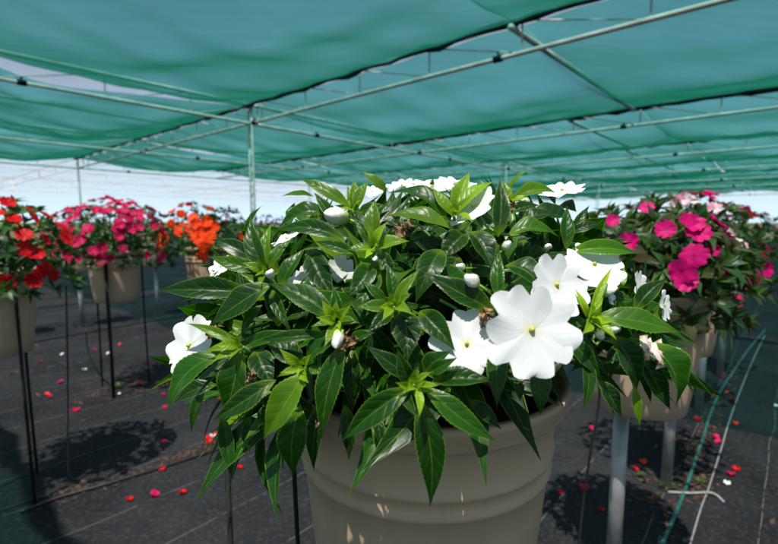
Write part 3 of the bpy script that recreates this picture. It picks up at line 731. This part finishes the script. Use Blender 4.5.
spots = [(155,496,'pink',1.5),(183,493,'red',1.3),(162,470,'red',1.2),(165,442,'pink',1.0),(213,437,'white',1.3),(208,440,'red',1.5),(215,443,'pink',1.6),(216,436,'red',1.4),(260,441,'red',1.3),(210,443,'red',1.5),
         (165,408,'pink',1.2),(163,395,'pink',1.2),(76,411,'pink',1.5),(60,383,'pink',1.5),(140,382,'red',1.4),(168,382,'red',1.3),(85,370,'white',1.3),(108,354,'white',1.2),(62,355,'white',1.2),(147,363,'pink',1.2),
         (40,362,'pink',1.3),(95,350,'pink',1.2),(718,443,'pink',1.3),(731,475,'pink',1.4),(736,470,'red',1.2),(732,400,'pink',1.3),(716,438,'pink',1.3),(584,489,'pink',1.4),
         (592,430,'pink',1.4),(697,420,'red',1.3),(722,378,'pink',1.3),(636,470,'red',1.2),(670,455,'pink',1.1),(643,463,'orange',1.2),(727,484,'white',1.0),(176,350,'red',1.2),(120,345,'orange',1.2),(47,395,'orange',1.2),(240,468,'red',1.1),(130,500,'red',1.1)]
for (x, y, kd, s) in spots:
    g = ground(x, y, .0015); o = link('fallen_petal', q.choice(PM[kd]), loc=g); o.scale = (s, s, s); o.rotation_euler = (0, 0, q.random()*6)
    tag(o, lab[kd], 'petal', 'fallen '+kd+' petals')
for i in range(150):
    if i % 3: continue
    if i < 60: p = V((-1.8, 3.0, 0))+DA*q.uniform(-1.6, 1.6)+DB*q.gauss(0.1, .35)
    elif i < 100: p = V((.9, 1.7, 0))+DA*q.uniform(-.5, 2.6)+DB*q.gauss(0, .3)
    else: p = V((-2.4, 5.8, 0))+DA*q.uniform(-3, 2)+DB*q.gauss(0, .5)
    kd = q.choice(['pink', 'pink', 'red', 'red', 'orange', 'white'])
    o = link('fallen_petal', q.choice(PM[kd]), loc=(p.x, p.y, .0015)); s = q.uniform(.45, 1.2); o.scale = (s, s, s); o.rotation_euler = (0, 0, q.random()*6)
    tag(o, lab[kd], 'petal', 'fallen '+kd+' petals')
# weeds
def weed(c, label, n=14, s=.05):
    mb = MB()
    for i in range(n):
        a = q.random()*6.28; e = q.uniform(.3, 1.2); d = V((math.cos(a)*math.cos(e), math.sin(a)*math.cos(e), math.sin(e)))*s*q.uniform(.6, 1.3)
        leaf(mb, (0, 0, .002), d, s*.16, V((-d.x, -d.y, .05)), .15, q.uniform(.3, 1), 5, 1)
    o = mb.build('weed', M['weed'], loc=c); tag(o, label, 'weed')
weed(ground(119, 389, .001), 'small green weed at the foot of the stand under the hot pink bush', 16, .06)
weed(ground(668, 489, .001), 'green weed sprouting at the foot of the galvanised post by the hose', 22, .05)
weed(ground(700, 484, .001), 'small weed growing right beside the hose near the curled root', 14, .04)
weed(ground(641, 478, .001), 'yellowish weed in the fabric left of the post with the hose', 12, .04)

# ------------------------------------------------------------------ shade house
LAT = 'lattice columns of the shade house'
def column(a, b, label):
    t = empty('lattice_column', grid(a, b), label, 'column', LAT, -aA)
    H = ROOF-.03; w = .052
    for s_ in (-1, 1):
        m = MB(); m.tube([(s_*w, 0, 0), (s_*w, 0, H)], .016, 8); m.build('upright', M['trusssteel'], t)
    m = MB(); n = 22
    for i in range(n):
        z0 = H*i/n; z1 = H*(i+1)/n; sg = 1 if i % 2 else -1
        m.tube([(-w*sg, 0, z0), (w*sg, 0, z1)], .009, 6)
    m.build('lacing', M['trusssteel'], t)
    m = MB(); m.tube([(-.09, 0, H), (.09, 0, H)], .03, 8); m.build('cap', M['trusssteel'], t)
def wd(a, b):
    return {0: 'nearest', 1: 'second', 2: 'third', 3: 'fourth'}[a]
bl = {0: 'in the line left of centre', 1: 'in the line at the cloth edge on the left', 2: 'in the bare framework beyond the cloth', -1: 'in the line at the right', -2: 'in the far right line'}
for i in range(4):
    for j in (-2, -1, 0, 1, 2):
        if j == -1 and i == 0: continue
        if j == -2 and i < 1: continue
        column(2*SA*i, 2*SB*j, wd(i, j)+' steel lattice column '+bl[j])
def truss(p0, p1, label, depth=.30, step=1.1, r=.026, r2=.024):
    d = (p1-p0); L = d.length; ang = math.atan2(d.y, d.x)
    t = empty('roof_truss', p0, label, 'truss', 'roof trusses of the shade house', ang)
    def bow(x): return 0
    m = MB(); m.tube([(0, 0, 0), (L, 0, 0)], r, 8); m.build('top_chord', M['trusssteel'], t)
    m = MB(); m.tube([(0, 0, -depth), (L, 0, -depth)], r2, 8); m.build('bottom_chord', M['trusssteel'], t)
    m = MB(); n = int(L/step)
    for i in range(n):
        x = L*i/n; x2 = L*(i+1)/n
        m.tube([(x, 0, -depth), (x, 0, 0)], .010, 5, False)
        m.tube([(x, 0, -depth), (x2, 0, 0)], .007, 5, False)
    m.build('web', M['trusssteel'], t)
    if r > .02:
        x = 1.4
        while x < L-1:
            m = MB(); m.tube([(x-.045, 0, -depth), (x+.045, 0, -depth)], r2+.012, 8); m.tube([(x, 0, -depth+.03), (x, 0, -depth+.07)], .012, 6); m.build('coupler', M['black'], t); x += 4.4
ordn = ['nearest', 'second', 'third', 'fourth', 'fifth', 'sixth', 'seventh', 'eighth']
for i in range(8):
    truss(grid(i*SA, -3.1*SB, ROOF), grid(i*SA, 2.02*SB, ROOF), ordn[i]+' roof truss of those rising from lower left to upper right')
for i in range(0, 8, 2):
    truss(grid(i*SA, 2.04*SB, ROOF), grid(i*SA, 5*SB, ROOF), ordn[i//2]+' thin bare cross truss outside the left hem of the cloth', .30, 2.2, .013, .011)
truss(grid(-4.4, 0, ROOF-.004), grid(7*SA, 0, ROOF-.004), 'roof truss meeting the near lattice column from the upper left')
truss(grid(-4.4, 2*SB, ROOF-.004), grid(7*SA, 2*SB, ROOF-.004), 'roof truss along the left hem of the green cloth')
truss(grid(-4.4, SB, ROOF-.004), grid(7*SA, SB, ROOF-.004), 'roof truss midway between the near column line and the left hem')
for j, w_ in ((3, 'first'), (4, 'second'), (5, 'third')):
    truss(grid(-4.4, j*SB, ROOF-.004), grid(7*SA, j*SB, ROOF-.004), w_+' bare truss beyond the left hem of the cloth', .30, 2.2, .013, .011)
def pipe(p0, p1, label, r=.03):
    m = MB(); d = p1-p0; m.tube([V((0, 0, 0)), d], r, 10); tag(m.build('purlin_pipe', M['trusssteel'], loc=p0), label, 'pipe', 'purlin pipes under the cloth')
pipe(grid(-.1, -4.7, ROOF-.07), grid(4.3, -4.7, ROOF-.07), 'grey purlin pipe nearest the camera at the top right')
pipe(grid(4.4, -3.6, ROOF-.07), grid(8.7, -3.6, ROOF-.07), 'grey purlin pipe second from the camera on the right')
pipe(grid(8.9, -3.4, ROOF-.07), grid(30.8, -3.4, ROOF-.07), 'long grey purlin pipe running away under the far cloth')
pipe(grid(-4.2, 2.1, ROOF-.05), grid(-.1, 2.3, ROOF-.05), 'dark purlin pipe in the top left corner', .02)
# cloth panels
def panel(i, j, a0, a1, b0, b1, label):
    q = random.Random(100+i*17+j); nu, nv = 22, 26; m = MB(); o0 = grid(a0, b0, ROOF)
    sag = q.uniform(.22, .32)*min(1.0, (a1-a0)/SA+.3); ph = q.random()*6; ga = .025; vs = []
    near = i < 0
    for k in range(nu+1):
        for l in range(nv+1):
            u = k/nu; v = l/nv
            a = a0+ga+(a1-a0-2*ga)*u; b = b0+.001+(b1-b0-.002)*v
            e = min(v, 1-v)*(b1-b0)
            if (i, j) == (-1, 0): b += .60*math.exp(-((a+2.7)/.75)**2)*max(0, 1-v*2.2)**2
            # scalloped hems pinned every 0.8 m
            sc_ = .05*abs(math.sin(math.pi*(b-b0)/.79+ph))
            if u < .5: a += sc_*(1-2*u)**3*(1-0*e)
            else: a -= sc_*(2*u-1)**3
            fu = (4*u*(1-u))**.95; fv = (4*v*(1-v))**.55
            z = -sag*fu*(.45+.55*fv)-.02
            z -= .045*fu*math.sin(ph+u*11+v*3.0+1.5*math.sin(v*5+ph))*fv
            z -= .022*math.sin(v*40+ph+u*3)*fu*(1-fu*.6)
            z -= .014*math.sin(v*27+ph*2-u*5)*fu
            z += .02*fu*math.sin(u*23+v*4+ph)*math.sin(v*7)
            p = grid(a, b, ROOF+z)-o0; vs.append(p)
    c = nv+1
    m.add(vs, [(k*c+l, k*c+l+1, (k+1)*c+l+1, (k+1)*c+l) for k in range(nu) for l in range(nv)])
    o = m.build('shade_cloth', M['cloth'], loc=o0); tag(o, label, 'shade cloth', 'green shade cloth panels')
    for (kk, nm) in ((nu, 'hem'),) + (((0, 'hem'),) if i > 0 else ()):
        h = MB(); pts = [vs[kk*c+l]+V((0, 0, q.uniform(-.02, .01))) for l in range(nv+1)]
        h.tube(pts, [q.uniform(.02, .045) for _ in pts], 7); h.build(nm, M['hem'], o)
rows = [(-2, -10.0, -5.15), (-1, -3.6, 0)]+[(i, i*SA, (i+1)*SA) for i in range(7)]  # first row unseen, added to cut sky fill; gap after it lets sun in
cn = {1: 'leftmost column', 0: 'second column from the left', -1: 'third column from the left', -2: 'fourth column from the left', -3: 'rightmost column'}
rn = {-2: 'unseen row added behind the viewer to cut skylight', -1: 'nearest row', 0: 'second row', 1: 'third row', 2: 'fourth row', 3: 'fifth row', 4: 'sixth row', 5: 'seventh row', 6: 'farthest row'}
for (i, a0, a1) in rows:
    for j in (1, 0, -1, -2, -3):
        if i == -1 and j < -1: a0 = -2.6
        panel(i, j, a0, a1, j*SB, (j+1)*SB, 'sagging green shade cloth panel, '+rn[i]+', '+cn[j])

# ------------------------------------------------------------------ light, world, camera
sun_travel = V((.15, .40, -.95)).normalized()
to_sun = -sun_travel
el = math.asin(to_sun.z); az = math.atan2(to_sun.x, to_sun.y)
sd = bpy.data.lights.new('sun', 'SUN'); sd.energy = 5.0; sd.angle = R(.5); sd.color = (1, .955, .88)
so = bpy.data.objects.new('sun', sd); COL.objects.link(so); so.rotation_euler = sun_travel.to_track_quat('-Z', 'Y').to_euler(); so.location = (0, -5, 12)
w = bpy.data.worlds.new('World'); sc.world = w; w.use_nodes = True; nt = w.node_tree
bg = nt.nodes['Background']; sky = nt.nodes.new('ShaderNodeTexSky'); sky.sky_type = 'NISHITA'; sky.sun_disc = False
sky.sun_elevation = el; sky.sun_rotation = az; sky.dust_density = 1.2; sky.air_density = 1.0
tc = N(nt, 'ShaderNodeTexCoord').outputs['Generated']
mp = N(nt, 'ShaderNodeMapping'); mp.inputs['Scale'].default_value = (1, 1, 2.6); nt.links.new(tc, mp.inputs[0])
cl = M_(nt, 'ADD', M_(nt, 'MULTIPLY', ramp(nt, noise(nt, 2.1, 8, mp.outputs[0], .6), .40, .70), .30), .42)
sz = N(nt, 'ShaderNodeSeparateXYZ'); nt.links.new(tc, sz.inputs[0])
hz = M_(nt, 'POWER', ramp(nt, sz.outputs[2], .26, 0.0), 2.0)           # white haze low in the sky
cc = mixc(nt, M_(nt, 'MULTIPLY', cl, .6), sky.outputs[0], (9.8, 11.2, 12.8))
cc = mixc(nt, M_(nt, 'MULTIPLY', hz, .92), cc, (10.0, 13.3, 16.2))
nt.links.new(cc, bg.inputs[0]); bg.inputs[1].default_value = .07
cam = bpy.data.cameras.new('camera'); co = bpy.data.objects.new('camera', cam); COL.objects.link(co); sc.camera = co
co.location = (0, 0, CAMH); co.rotation_euler = (math.pi/2-PITCH, 0, 0)
cam.sensor_width = 36; cam.lens = 36*F/778; cam.clip_start = .02; cam.clip_end = 2000
cam.dof.use_dof = True; cam.dof.focus_distance = .43; cam.dof.aperture_fstop = 7.0
sc.view_settings.view_transform = 'Standard'; sc.view_settings.look = 'None'; sc.view_settings.gamma = 1
sc.view_settings.use_curve_mapping = False; sc.view_settings.exposure = .22
sc.render.engine = 'CYCLES'; sc.cycles.transparent_max_bounces = 24; sc.cycles.max_bounces = 10
